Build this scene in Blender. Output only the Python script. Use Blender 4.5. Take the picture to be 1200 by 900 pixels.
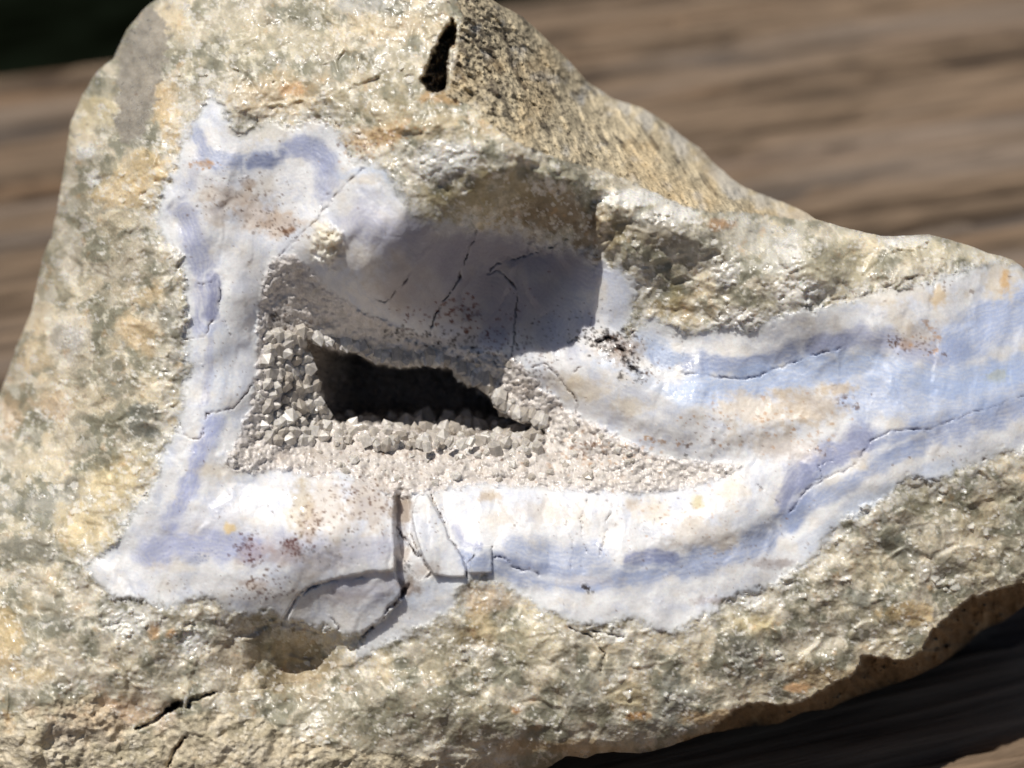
import bpy, math, random
import numpy as np
from mathutils import Vector, Matrix

scene = bpy.context.scene
for o in list(bpy.data.objects):
    bpy.data.objects.remove(o)
coll = scene.collection
CM = 0.01

# ------------------------------------------------------------------ camera
PITCH = math.radians(30); ROLL = math.radians(4); DIST = 12.5; FPX = 1667.0
CEN = np.array([0.0, 0.0, 4.15])
NV = np.array([0.0, -math.cos(PITCH), math.sin(PITCH)])          # rock face normal, towards the camera
XV = np.array([1.0, 0.0, 0.0]); VV = np.array([0.0, math.sin(PITCH), math.cos(PITCH)])
RV = math.cos(ROLL)*XV - math.sin(ROLL)*VV
UV = math.sin(ROLL)*XV + math.cos(ROLL)*VV
CAM = CEN + NV*DIST
cam_d = bpy.data.cameras.new('camera'); cam = bpy.data.objects.new('camera', cam_d); coll.objects.link(cam)
m = Matrix(((RV[0], UV[0], NV[0], CAM[0]*CM), (RV[1], UV[1], NV[1], CAM[1]*CM), (RV[2], UV[2], NV[2], CAM[2]*CM), (0, 0, 0, 1)))
cam.matrix_world = m
cam_d.sensor_width = 36; cam_d.lens = 36*FPX/1200
cam_d.clip_start = 0.005; cam_d.clip_end = 100
cam_d.dof.use_dof = True; cam_d.dof.focus_distance = (DIST+0.25)*CM; cam_d.dof.aperture_fstop = 19
scene.camera = cam

# ------------------------------------------------------------------ light
SUN = -0.27*RV + 0.74*UV + 0.62*NV; SUN = SUN/np.linalg.norm(SUN)
world = bpy.data.worlds.new("World"); scene.world = world; world.use_nodes = True
wt = world.node_tree; bg = wt.nodes['Background']
sky = wt.nodes.new('ShaderNodeTexSky'); sky.sky_type = 'NISHITA'; sky.sun_disc = False
sky.sun_elevation = math.asin(SUN[2]); sky.sun_rotation = math.atan2(SUN[0], SUN[1])
wt.links.new(sky.outputs[0], bg.inputs[0]); bg.inputs[1].default_value = 0.05
sd = bpy.data.lights.new('sun', 'SUN'); sd.energy = 5.0; sd.angle = math.radians(0.53); sd.color = (1.0, 0.95, 0.87)
so = bpy.data.objects.new('sun', sd); coll.objects.link(so)
so.rotation_euler = Vector(SUN).to_track_quat('Z', 'Y').to_euler(); so.location = Vector(SUN)*0.5
scene.view_settings.view_transform = 'Standard'; scene.view_settings.look = 'None'
scene.view_settings.exposure = -0.3; scene.view_settings.gamma = 1; scene.view_settings.use_curve_mapping = False
scene.render.engine = 'CYCLES'
scene.cycles.max_bounces = 8; scene.cycles.diffuse_bounces = 4; scene.cycles.transmission_bounces = 6
scene.cycles.caustics_reflective = False; scene.cycles.caustics_refractive = False
scene.cycles.use_denoising = True

def srgb(r, g, b):
    c = np.array([r, g, b])/255.0
    return np.where(c <= 0.04045, c/12.92, ((c+0.055)/1.055)**2.4)

# ------------------------------------------------------------------ noise tools
def hsh(ix, iy, seed):
    n = (ix.astype(np.int64)*374761393 + iy.astype(np.int64)*668265263 + seed*974634777) & 0xffffffff
    n = ((n ^ (n >> 13))*1274126177) & 0xffffffff
    n = (n ^ (n >> 16))
    n = (n*2246822519) & 0xffffffff
    n = n ^ (n >> 15)
    return (n & 0xffffff)/float(0x1000000)
def gnoise(x, y, seed):
    ix = np.floor(x); iy = np.floor(y); fx = x-ix; fy = y-iy
    ux = fx*fx*fx*(fx*(fx*6-15)+10); uy = fy*fy*fy*(fy*(fy*6-15)+10)
    def g(a, b):
        t = hsh(ix+a, iy+b, seed)*2*np.pi
        return np.cos(t)*(fx-a)+np.sin(t)*(fy-b)
    return 1.4*((g(0, 0)*(1-ux)+g(1, 0)*ux)*(1-uy)+(g(0, 1)*(1-ux)+g(1, 1)*ux)*uy)
def fbm(x, y, s, octv, seed, gain=0.5):
    r = 0; a = 1; t = 0
    for k in range(octv):
        r = r + a*gnoise(x/s*2**k+k*17.3, y/s*2**k-k*9.1, seed+k); t += a; a *= gain
    return r/t
def voro(x, y, cell, seed):
    X = x/cell; Y = y/cell; ix = np.floor(X); iy = np.floor(Y)
    d1 = np.full(x.shape, 9.0); d2 = d1.copy(); cx = np.zeros_like(x); cy = cx.copy(); ax = cx.copy(); ay = cx.copy()
    for a in (-1, 0, 1):
        for b in (-1, 0, 1):
            jx = ix+a; jy = iy+b
            px = jx+hsh(jx, jy, seed); py = jy+hsh(jx, jy, seed+1)
            d = np.hypot(X-px, Y-py); n = d < d1
            d2 = np.where(n, d1, np.minimum(d2, d)); d1 = np.where(n, d, d1)
            cx = np.where(n, jx, cx); cy = np.where(n, jy, cy); ax = np.where(n, X-px, ax); ay = np.where(n, Y-py, ay)
    return cx, cy, d1, d2, ax, ay                      # cell ids, F1, F2, offset from the cell's point (in cells)
STEPK = .35
def facets(x, y, cell, seed, slope, step, win=.35):
    step = step*STEPK
    cx, cy, d1, d2, ax, ay = voro(x, y, cell, seed)
    h = step*(hsh(cx, cy, seed+5)-.5) + slope*((hsh(cx, cy, seed+6)-.5)*ax+(hsh(cx, cy, seed+7)-.5)*ay)
    return h*(1-win+win*sstep(0, .30, d2-d1)), hsh(cx, cy, seed+8), d2-d1
def pyramids(x, y, cell, seed, k=6):
    cx, cy, d1, d2, ax, ay = voro(x, y, cell, seed)
    ox = (hsh(cx, cy, seed+11)-.5)*.9; oy = (hsh(cx, cy, seed+12)-.5)*.9; t0 = hsh(cx, cy, seed+9)*6.28
    mx = np.full(x.shape, -9.0)
    for i in range(k):
        t = t0+i*2*np.pi/k
        mx = np.maximum(mx, np.cos(t)*ax+np.sin(t)*ay)
    return (1-mx)*(.5+.7*hsh(cx, cy, seed+10)) + ox*ax+oy*ay, hsh(cx, cy, seed+8)
def sstep(a, b, v):
    t = np.clip((v-a)/(b-a), 0, 1); return t*t*(3-2*t)

# ------------------------------------------------------------------ distance tools (coarse grid, read bilinearly)
GX0, GY0, GX1, GY1, GS = -330., -200., 1400., 1180., 2.5
gx = np.arange(GX0, GX1+GS, GS); gy = np.arange(GY0, GY1+GS, GS)
CX, CY = np.meshgrid(gx, gy)
def segdist(P, closed):
    P = np.array(P, float); Q = np.roll(P, -1, 0) if closed else P[1:]; A = P if closed else P[:-1]
    d = np.full(CX.shape, 1e9); inside = np.zeros(CX.shape, bool)
    for (ax, ay), (bx, by) in zip(A, Q):
        ex, ey = bx-ax, by-ay; L = ex*ex+ey*ey+1e-9
        wx = CX-ax; wy = CY-ay; t = np.clip((wx*ex+wy*ey)/L, 0, 1)
        dd = (wx-t*ex)**2+(wy-t*ey)**2; np.minimum(d, dd, out=d)
        if closed and ay != by:
            c = ((ay > CY) != (by > CY)) & (CX < (bx-ax)*(CY-ay)/(by-ay)+ax)
            inside ^= c
    d = np.sqrt(d)
    return np.where(inside, -d, d) if closed else d     # negative inside
def bil(F, x, y):
    u = np.clip((x-GX0)/GS, 0, F.shape[1]-1.001); v = np.clip((y-GY0)/GS, 0, F.shape[0]-1.001)
    i = u.astype(int); j = v.astype(int); a = u-i; b = v-j
    return (F[j, i]*(1-a)+F[j, i+1]*a)*(1-b)+(F[j+1, i]*(1-a)+F[j+1, i+1]*a)*b

# ------------------------------------------------------------------ traced outlines
SIL = [(-60, 540), (0, 462), (8, 440), (20, 405), (37, 365), (50, 300), (60, 280), (72, 217), (83, 143), (97, 110), (115, 82), (133, 68), (147, 37), (167, 12),
       (187, -4), (230, -45), (330, -80), (450, -75), (530, -40), (580, 2), (613, 20), (640, 45), (667, 72), (687, 95), (717, 115), (753, 127), (777, 141),
       (797, 158), (820, 174), (843, 197), (867, 217), (900, 231), (933, 243), (957, 257), (987, 266), (1017, 273), (1033, 277), (1067, 276), (1087, 274),
       (1110, 280), (1133, 287), (1160, 297), (1185, 303), (1198, 313), (1225, 345), (1255, 400), (1275, 480), (1272, 560), (1250, 640), (1225, 690),
       (1200, 710), (1177, 727), (1150, 738), (1127, 760), (1100, 779), (1077, 791), (1043, 803), (1000, 817), (973, 830), (943, 834), (913, 848),
       (867, 853), (827, 860), (800, 869), (780, 876), (750, 883), (720, 881), (700, 883), (687, 888), (663, 886), (647, 897), (610, 915), (575, 950),
       (520, 1010), (420, 1070), (300, 1100), (100, 1100), (-60, 1080), (-180, 1000), (-250, 900), (-270, 780), (-230, 680), (-150, 600)]
AGATE = [(250, 108), (262, 125), (268, 145), (275, 158), (290, 155), (320, 143), (345, 148), (373, 140), (392, 150), (400, 165), (412, 187), (430, 190),
         (450, 197), (462, 218), (477, 243), (500, 263), (540, 268), (600, 275), (625, 288), (683, 297), (700, 310), (722, 313), (742, 330), (747, 343),
         (738, 372), (727, 390), (742, 393), (750, 380), (767, 372), (790, 388), (813, 393), (840, 383), (883, 388), (905, 372), (933, 365), (980, 357),
         (1013, 345), (1060, 337), (1100, 328), (1133, 316), (1165, 306), (1205, 318), (1250, 400), (1270, 500),
         (1200, 527), (1173, 527), (1150, 543), (1120, 550), (1100, 563), (1063, 560), (1033, 587), (1013, 600), (987, 607), (967, 637), (950, 658),
         (927, 667), (910, 687), (867, 697), (850, 703), (830, 720), (807, 730), (793, 740), (770, 740), (753, 727), (727, 727), (700, 733), (677, 730),
         (655, 722), (633, 712), (613, 697), (587, 683), (553, 678), (533, 690), (530, 712), (500, 735), (470, 743), (443, 757), (420, 773), (417, 757),
         (430, 742), (400, 745), (387, 735), (367, 733), (333, 730), (320, 715), (293, 720), (267, 715), (240, 698), (207, 710), (167, 705), (130, 700),
         (118, 685), (97, 663), (133, 640), (150, 612), (167, 587), (183, 560), (190, 533), (208, 497), (213, 467), (223, 433), (217, 420), (220, 397),
         (217, 333), (213, 300), (203, 293), (190, 277), (183, 257), (187, 233), (207, 193), (217, 160), (230, 133)]
DRUSE = [(312, 318), (322, 303), (345, 298), (370, 322), (395, 348), (430, 368), (470, 385), (510, 402), (560, 412), (602, 418), (622, 440), (645, 462),
         (668, 482), (695, 496), (725, 512), (765, 532), (810, 540), (850, 543), (868, 548), (850, 560), (800, 572), (760, 578), (700, 576), (620, 571),
         (560, 566), (525, 572), (470, 582), (440, 574), (405, 552), (370, 560), (345, 553), (310, 550), (285, 553), (270, 550), (267, 535), (280, 510),
         (292, 480), (299, 445), (303, 400), (304, 353)]
HOLE = [(350, 392), (372, 402), (395, 411), (420, 413), (440, 426), (470, 431), (500, 428), (530, 432), (543, 449), (568, 456), (580, 474), (600, 489),
        (625, 497), (641, 506), (640, 518), (600, 513), (560, 508), (530, 512), (500, 508), (470, 504), (440, 496), (400, 497), (381, 490), (376, 462), (364, 430)]
CRUST = [(535, -120), (536, 0), (541, 20), (533, 60), (529, 95), (520, 113), (555, 126), (575, 146), (600, 166), (650, 187), (700, 199), (740, 214), (790, 238),
         (830, 250), (880, 250), (930, 258), (985, 262), (1060, 200), (900, -50), (700, -150)]
PIT = [(530, 22), (517, 40), (507, 60), (500, 76), (493, 93), (499, 106), (512, 112), (524, 106), (527, 92), (524, 72), (533, 50), (536, 34)]
UNDER = [(1290, 655), (1200, 682), (1170, 690), (1132, 703), (1110, 722), (1090, 742), (1080, 762), (1060, 773), (1010, 768), (1000, 790), (975, 800), (952, 816), (925, 826),
         (880, 824), (860, 832), (830, 857), (800, 866), (790, 950), (1300, 950)]
FOOT = [(-300, 895), (-40, 850), (10, 838), (60, 822), (110, 812), (135, 838), (165, 858), (205, 842), (250, 832), (310, 842), (350, 868), (430, 880), (520, 890), (600, 892), (640, 1150), (-300, 1150)]
GREY = [(150, 42), (163, 12), (190, 8), (196, 40), (192, 90), (180, 130), (168, 158), (142, 170), (135, 150), (136, 110), (140, 65)]
BLOCK = [(385, 560), (463, 574), (464, 600), (463, 672), (470, 690), (470, 704), (447, 728), (425, 742), (402, 750), (395, 738), (380, 745), (350, 730),
         (335, 728), (348, 700), (380, 682), (340, 640), (350, 590)]
UPBLK = [(-10, 560), (463, 574), (463, 668), (430, 670), (395, 678), (368, 686), (345, 703), (330, 728), (300, 735), (100, 760)]
CHIPA = [(482, 603), (488, 580), (500, 578), (506, 590), (522, 618), (525, 632), (537, 645), (546, 664), (545, 676), (528, 676), (508, 673), (497, 655), (488, 630)]
CHIPB = [(464, 622), (478, 638), (498, 658), (504, 668), (493, 681), (482, 672), (470, 650)]
CHIPC = [(557, 641), (576, 640), (577, 671), (549, 672), (552, 655)]
LOBE = [(600, 428), (625, 425), (650, 408), (690, 395), (745, 398), (770, 432), (850, 460), (910, 470), (960, 490), (930, 510), (880, 535), (830, 544), (790, 536), (740, 515), (700, 494), (670, 478), (645, 456)]
SLAB = [(800, 583), (830, 566), (865, 556), (905, 575), (925, 598), (900, 628), (850, 648), (800, 652), (760, 645), (745, 610)]
HUMP = [(345, 288), (372, 268), (397, 248), (420, 226), (470, 190), (520, 152), (560, 146), (620, 182), (700, 226), (735, 240), (700, 320), (640, 410), (560, 412),
        (470, 385), (395, 348), (350, 303)]
OVER = [(352, 285), (372, 268), (397, 248), (420, 224), (470, 188), (520, 150), (560, 142), (620, 176), (700, 215), (740, 240), (745, 250), (698, 236), (640, 205), (600, 196), (560, 206)]
sd_sil = segdist(SIL, True)
S = {k: segdist(v, True) for k, v in dict(agate=AGATE, druse=DRUSE, hole=HOLE, crust=CRUST, pit=PIT, under=UNDER, foot=FOOT, grey=GREY, block=BLOCK, upblk=UPBLK,
     chipa=CHIPA, chipb=CHIPB, chipc=CHIPC, lobe=LOBE, slab=SLAB, hump=HUMP).items()}

# broad relief: (x, y, height in cm towards the viewer)
HP = [(200,620,.15),(300,620,.2),(400,610,.2),(300,690,.2),(440,720,.05),(600,620,.0),(750,620,.0),(900,620,-.05),(600,680,.05),(800,690,.05),
 (1000,560,0),(1150,500,-.1),(1000,450,-.1),(1150,400,-.2),(900,430,-.25),(800,480,-.2),(720,460,-.35),(660,412,-.62),(620,440,-.68),(690,430,-.45),
 (760,400,-.32),(725,350,-.3),(800,300,-.12),(860,350,-.15),(900,300,-.1),(1000,310,-.15),(1080,290,-.3),(1180,330,-.5),(950,270,-.15),
 (540,155,.6),(600,180,.65),(650,203,.46),(672,214,.28),(692,226,.05),(740,240,.0),(800,250,-.05),(355,288,.12),(400,258,.3),(440,230,.42),(480,195,.5),
 (560,235,.36),(520,232,.42),(620,250,-.1),(670,262,-.25),(500,268,.38),(560,310,-.45),(620,320,-.6),(675,330,-.55),(450,298,.32),(400,300,.2),(450,335,.08),(500,345,-.3),
 (560,380,-.72),(620,380,-.72),(450,365,-.42),(410,336,-.03),(330,320,-.15),(370,370,-.42),(430,400,-.65),(500,412,-.8),(560,430,-.85),(600,460,-.85),(645,495,-.8),
 (330,345,-.3),(230,350,0),(280,350,-.05),(230,450,0),(290,450,-.1),(260,540,.1),(310,420,-.3),(340,420,-.5),(345,480,-.55),(370,500,-.65),(310,520,-.2),
 (400,520,-.55),(500,530,-.55),(600,535,-.5),(700,540,-.42),(800,550,-.3),(400,555,-.2),(500,572,-.2),(600,572,-.25),(700,580,-.15),(870,555,-.12),(850,600,.05),
 (250,200,0),(330,220,.0),(300,170,.0),(380,190,.15),(300,270,-.08),(230,270,0),(335,265,.0),
 (300,80,-.1),(400,80,.1),(400,130,.2),(470,100,.35),(470,30,.1),(350,20,-.4),(250,40,-.5),(250,100,-.15),(540,125,.5),(500,60,.2),(540,20,.05),(400,-40,-.4),
 (180,200,-.2),(140,200,-.4),(110,150,-.9),(170,80,-.8),(150,300,-.25),(110,300,-.5),(80,300,-.9),(150,400,-.1),(80,400,-.5),(50,400,-.9),(150,500,0),(60,500,-.5),
 (20,500,-.8),(100,600,0),(0,600,-.5),(-80,620,-1.2),(60,720,.1),(150,760,.2),(-100,750,-.8),(0,850,.1),(-150,900,-1),
 (240,760,.12),(330,775,-.22),(370,785,-.25),(280,820,.05),(150,850,.1),(300,880,.15),(450,800,.1),(550,780,.05),(650,800,.1),(500,880,-.05),(600,880,-.15),(700,860,-.1),
 (800,800,0),(800,850,-.2),(900,740,0),(900,800,-.1),(1000,700,-.1),(1000,770,-.15),(1080,700,-.15),(1100,620,-.1),(1200,600,-.2),(1200,660,-.3),(1250,450,-.4),
 (300,960,-.1),(0,960,-.2),(200,1060,-.4),(600,920,-.6),
 (600,70,-.35),(570,40,-.2),(620,25,-1.2),(650,55,-1.5),(700,110,-1.9),(790,155,-2.1),(850,200,-2.1),(930,243,-1.5),(700,170,-.7),(630,120,-.35),(760,200,-.7),(850,235,-.7),(660,-40,-2.2),(760,60,-2.8),(900,150,-2.9)]
HP = np.array(HP, float)
def tps(d2): return d2*np.log(d2+1e-9)
P = HP[:, :2]/100.; n = len(P)
K = tps(((P[:, None]-P[None])**2).sum(-1))+np.eye(n)*0.02
A = np.zeros((n+3, n+3)); A[:n, :n] = K; A[:n, n:] = np.c_[np.ones(n), P]; A[n:, :n] = A[:n, n:].T
W = np.linalg.solve(A, np.r_[HP[:, 2], 0, 0, 0])
Hc = np.full(CX.shape, W[n])+W[n+1]*CX/100+W[n+2]*CY/100
for i in range(n):
    Hc += W[i]*tps((CX/100-P[i, 0])**2+(CY/100-P[i, 1])**2)
Hc = np.clip(Hc, -3.2, .8)

# thin lines: cracks (with iron stain) and grooves      (points, half width px, depth cm, stain strength, colour)
BR = srgb(92, 62, 40); DKB = srgb(70, 72, 110); BLK = srgb(50, 38, 34)
CR = [([(800, 437), (835, 441), (870, 444), (890, 440), (905, 432)], 1.6, .03, .7, DKB), ([(905, 432), (935, 424), (960, 413), (985, 408)], 1.0, .03, .4, DKB),
 ([(925, 600), (933, 588), (945, 575), (962, 563), (985, 553), (1000, 547), (1008, 535), (1018, 518), (1035, 509), (1055, 503), (1090, 503)], 1.5, .03, .75, DKB),
 ([(1090, 503), (1130, 487), (1160, 478), (1200, 463), (1240, 450)], 1.0, .02, .5, DKB),
 ([(238, 513), (240, 497), (243, 484), (258, 481), (272, 479), (285, 466), (292, 455), (303, 446)], 1.1, .04, .8, BR),
 ([(210, 495), (215, 508), (222, 514), (235, 513), (238, 500)], .9, .03, .6, BR), ([(215, 398), (240, 394), (246, 380), (257, 368)], .9, .03, .5, BR),
 ([(232, 333), (248, 331), (262, 323)], 1.0, .03, .6, BR), ([(258, 325), (258, 350), (255, 372)], 1.0, .05, .5, DKB), ([(262, 372), (270, 392)], .8, .03, .3, BR),
 ([(503, 392), (508, 375), (520, 352), (536, 330), (545, 305), (553, 285), (560, 272)], 1.2, .06, .7, BLK),
 ([(600, 420), (602, 400), (604, 380), (606, 352), (604, 335), (596, 325), (585, 318), (570, 321)], 1.2, .05, .75, BLK),
 ([(440, 350), (452, 355), (465, 340), (478, 325)], 1.0, .05, .5, BLK), ([(570, 321), (582, 309), (620, 300), (645, 290), (665, 280)], .9, .05, .3, BLK),
 ([(325, 303), (345, 282), (362, 266), (378, 248), (392, 232), (410, 213), (425, 198)], 1.1, .04, .3, srgb(130, 120, 120)),
 ([(378, 248), (377, 236), (385, 226)], .8, .03, .3, BR), 
 ([(464, 618), (476, 633), (489, 650)], 1.3, .08, .8, BR), ([(505, 577), (508, 588), (520, 610), (524, 630), (535, 642), (541, 652), (546, 668), (547, 677)], 1.2, .06, .8, BR),
 ([(482, 628), (490, 645), (505, 672), (496, 678), (480, 684)], 1.4, .06, .7, BR), ([(480, 684), (466, 704), (448, 724), (426, 744)], 3.2, .10, .9, BR),
 ([(482, 602), (494, 600), (503, 592)], 1.0, .04, .5, BR), ([(547, 678), (548, 660), (556, 652)], 1.0, .04, .5, BR), ([(577, 640), (577, 672)], .8, .04, .4, BR),
 ([(577, 652), (590, 655), (597, 660)], 1.2, .05, .7, DKB), ([(600, 665), (615, 668), (632, 672)], 1.8, .04, .7, DKB),
 ([(700, 655), (706, 640), (712, 610), (722, 582)], .9, .05, .4, BR), ([(668, 668), (672, 640), (664, 610)], .8, .03, .25, BR), ([(690, 650), (682, 635), (680, 610), (690, 585)], .8, .04, .3, BR),
 ([(625, 430), (640, 428), (652, 440), (663, 452), (672, 462), (677, 475), (675, 488)], 1.2, .05, .7, BR), ([(640, 445), (655, 447), (668, 440), (680, 430)], .9, .04, .6, BR),
 ([(700, 400), (712, 395), (722, 400), (730, 415), (738, 430), (752, 440)], 3.0, .12, .9, BLK), ([(722, 400), (735, 396), (745, 385)], 1.5, .06, .8, BR), ([(700, 402), (680, 396), (668, 402)], 1.6, .05, .6, BLK),
 ([(345, 700), (358, 690), (380, 683), (410, 680), (440, 676)], 1.5, .04, .3, BR), ([(398, 738), (390, 725)], 1.5, .06, .5, BR),
 ([(800, 397), (802, 420), (806, 432)], .7, .03, .3, BR), ([(870, 560), (895, 575), (915, 590)], .9, .03, .4, BR),
 ([(955, 563), (965, 558), (960, 545), (975, 540)], .8, .03, .4, DKB), ([(160, 853), (180, 845), (198, 832), (215, 822), (250, 812)], 3.0, .16, .6, BR),
 ([(198, 830), (208, 825), (220, 826)], 6, .3, .8, BLK), ([(196, 898), (205, 880), (216, 865)], 2.5, .12, .8, BR), ([(250, 812), (300, 808), (345, 800), (375, 795)], 1.5, .04, .3, BR),
 ([(668, 735), (690, 745), (710, 765), (705, 785)], 2, .08, .35, BR), ([(690, 738), (725, 745), (740, 752)], 2, .08, .35, BR), ([(1000, 548), (1020, 340)], .01, 0, 0, BR),
 ([(380, 120), (390, 140), (398, 150)], 1, .04, .4, BR), ([(975, 352), (1010, 348), (1040, 335), (1075, 322)], 2.2, .05, .6, BR), ([(530, 345), (545, 360), (540, 385)], .8, .02, .3, BLK)]
# blue and violet layers inside the agate   (points, half width, strength, colour)
LAV = srgb(166, 171, 202); SLATE = srgb(126, 134, 166); SKYB = srgb(192, 206, 230); PERI = srgb(160, 174, 208)
BANDS = [([(232, 160), (244, 182), (262, 190), (290, 188), (320, 186), (348, 174), (365, 172), (385, 190)], 11, .85, srgb(158, 168, 198)), ([(296, 190), (330, 184)], 7, .8, SLATE),
 ([(345, 172), (372, 182), (388, 205), (380, 225)], 13, .55, LAV), ([(240, 165), (228, 195), (220, 225)], 7, .3, LAV), ([(215, 250), (228, 280), (238, 310), (240, 340), (243, 380)], 14, .7, LAV),
 ([(252, 328), (250, 345), (248, 368)], 7, .9, srgb(140, 144, 176)), ([(248, 395), (244, 440), (240, 480)], 6, .5, LAV), ([(255, 395), (262, 440), (250, 500)], 14, .35, SKYB),
 ([(250, 495), (238, 520), (225, 560), (212, 590), (200, 615)], 11, .75, srgb(172, 180, 218)), ([(178, 650), (200, 640), (230, 636), (262, 640), (290, 645)], 17, .75, srgb(178, 184, 218)),
 ([(190, 655), (240, 655)], 4, .25, SLATE), ([(185, 625), (260, 610), (330, 640)], 20, .25, LAV), ([(550, 658), (575, 660), (600, 668), (640, 676), (690, 680), (740, 674), (790, 664), (850, 652), (900, 632), (925, 602)], 14, .85, srgb(158, 172, 206)),
 ([(600, 640), (620, 645), (660, 655), (700, 650)], 15, .6, PERI), ([(580, 652), (600, 660), (640, 668)], 6, .45, SLATE), ([(735, 655), (760, 650), (790, 655)], 8, .8, srgb(138, 146, 184)),
 ([(560, 640), (545, 635), (535, 620)], 5, .6, LAV), ([(925, 602), (938, 575), (955, 550), (980, 530), (1020, 522), (1080, 510), (1150, 490), (1260, 455)], 16, .8, srgb(158, 172, 208)),
 ([(920, 585), (932, 560), (950, 540), (985, 530), (1010, 515)], 16, .85, srgb(152, 156, 186)), ([(928, 612), (950, 590), (985, 570), (1030, 545), (1080, 525)], 9, .7, PERI),
 ([(770, 415), (800, 425), (850, 428), (900, 425), (940, 410), (985, 403)], 12, .9, srgb(144, 158, 194)), ([(960, 405), (1010, 395), (1060, 405), (1100, 420), (1120, 410)], 13, .75, srgb(176, 180, 206)),
 ([(1120, 405), (1150, 380), (1200, 360), (1260, 350)], 26, .8, srgb(170, 186, 222)), ([(800, 455), (850, 455), (900, 447), (960, 432), (1010, 425), (1060, 440), (1120, 450), (1200, 430)], 18, .75, srgb(182, 200, 234)),
 ([(1000, 465), (1060, 470), (1130, 465), (1220, 440)], 24, .6, srgb(176, 194, 230)), ([(750, 400), (770, 410), (790, 420)], 14, .6, SKYB), ([(700, 425), (730, 430), (760, 445), (800, 470)], 9, .45, SKYB),
 ([(400, 205), (430, 200), (452, 206)], 8, .5, SKYB), ([(425, 260), (470, 280), (510, 300)], 26, .55, srgb(190, 190, 214)), ([(520, 300), (580, 290), (650, 300), (690, 320)], 22, .55, srgb(176, 176, 200)),
 ([(555, 335), (585, 338), (598, 360), (580, 385)], 20, .6, srgb(150, 156, 184)), ([(640, 350), (670, 370), (650, 395)], 24, .45, srgb(165, 166, 188)), ([(715, 330), (725, 350), (720, 375)], 14, .5, srgb(205, 215, 238)),
 ([(940, 640), (980, 612), (1040, 580), (1110, 545)], 10, .4, SKYB), ([(320, 640), (400, 650), (455, 640)], 16, .4, srgb(180, 178, 200)), ([(400, 690), (440, 690), (465, 680)], 12, .45, srgb(170, 168, 190)),
 ([(890, 690), (860, 700)], 8, .4, SKYB), ([(470, 700), (520, 690)], 12, .35, SKYB)]
# creamy and brown stains: (x, y, rx, ry, strength, colour)
CRM = srgb(226, 208, 176); TAN = srgb(190, 158, 112); ORG = srgb(222, 150, 80); DRT = srgb(140, 105, 75)
ST = [(296,645,20,15,.35,srgb(176,140,132)),(345,641,14,9,.6,srgb(128,92,78)),(362,615,13,24,.4,srgb(168,130,108)),(300,684,22,8,.45,srgb(176,146,122),),(330,655,26,8,.35,srgb(170,140,126)),(690,455,30,14,.4,CRM),(740,475,26,10,.35,CRM),(890,480,60,22,.55,srgb(222,206,184)),(950,475,45,18,.5,srgb(205,185,158)),(980,455,20,8,.6,srgb(205,180,140)),(910,520,50,14,.5,srgb(206,190,170)),
 (1060,345,60,12,.35,CRM),(1175,325,25,22,.5,CRM),(1178,328,7,14,.7,srgb(225,180,110)),(1100,345,10,12,.5,srgb(228,196,140)),(1080,395,22,16,.45,srgb(196,180,168)),(1055,370,18,22,.3,CRM),(1060,405,10,6,.5,srgb(185,150,115)),
 (730,408,28,16,.7,srgb(165,148,134)),(655,450,24,12,.35,CRM),(1170,440,14,8,.4,srgb(190,190,150)),(350,590,14,34,.55,srgb(190,168,120)),(385,600,26,40,.4,srgb(205,188,168)),(430,590,32,30,.5,srgb(196,176,156)),
 (268,620,6,6,.8,srgb(232,205,150)),(470,600,14,24,.75,srgb(150,128,105)),(478,690,14,12,.7,srgb(140,118,100)),(500,668,20,8,.4,srgb(190,170,150)),(570,582,18,8,.6,srgb(196,170,130)),(640,600,60,18,.35,srgb(214,200,184)),
 (760,600,30,14,.3,CRM),(820,625,40,18,.45,srgb(218,205,188)),(818,590,8,8,.6,srgb(205,190,130)),(865,575,25,8,.4,srgb(225,212,190)),(690,680,40,8,.3,srgb(205,195,190)),
 (270,230,30,14,.5,srgb(206,188,170)),(255,250,20,14,.4,srgb(208,190,172)),(300,250,26,20,.5,srgb(214,192,172)),(330,265,24,16,.55,srgb(215,190,165)),(340,270,12,5,.7,srgb(160,118,80)),(240,192,12,5,.6,srgb(190,150,105)),
 (310,225,16,22,.4,srgb(190,182,172)),(290,215,10,6,.5,srgb(165,135,105)),(380,285,20,22,.45,srgb(232,218,188)),(420,305,30,20,.35,srgb(214,200,180)),(470,330,30,30,.4,srgb(190,176,166)),(430,210,20,6,.35,CRM),
 (280,550,40,8,.3,CRM),(205,665,30,8,.25,CRM),(310,150,44,14,.45,srgb(222,212,190)),(370,145,22,8,.4,srgb(220,210,200)),
 (530,400,40,10,.4,srgb(150,128,115)),(600,300,30,12,.3,srgb(190,180,182)),(840,705,30,6,.5,srgb(170,150,140)),(905,660,26,6,.55,srgb(160,145,140)),(740,590,10,8,.3,TAN),
 (930,530,40,14,.45,srgb(206,198,196)),(370,665,34,14,.35,srgb(176,164,164)),(400,700,30,10,.4,srgb(168,156,160)),(470,650,8,20,.5,srgb(170,150,135)),(1010,535,12,10,.3,CRM)]
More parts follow.
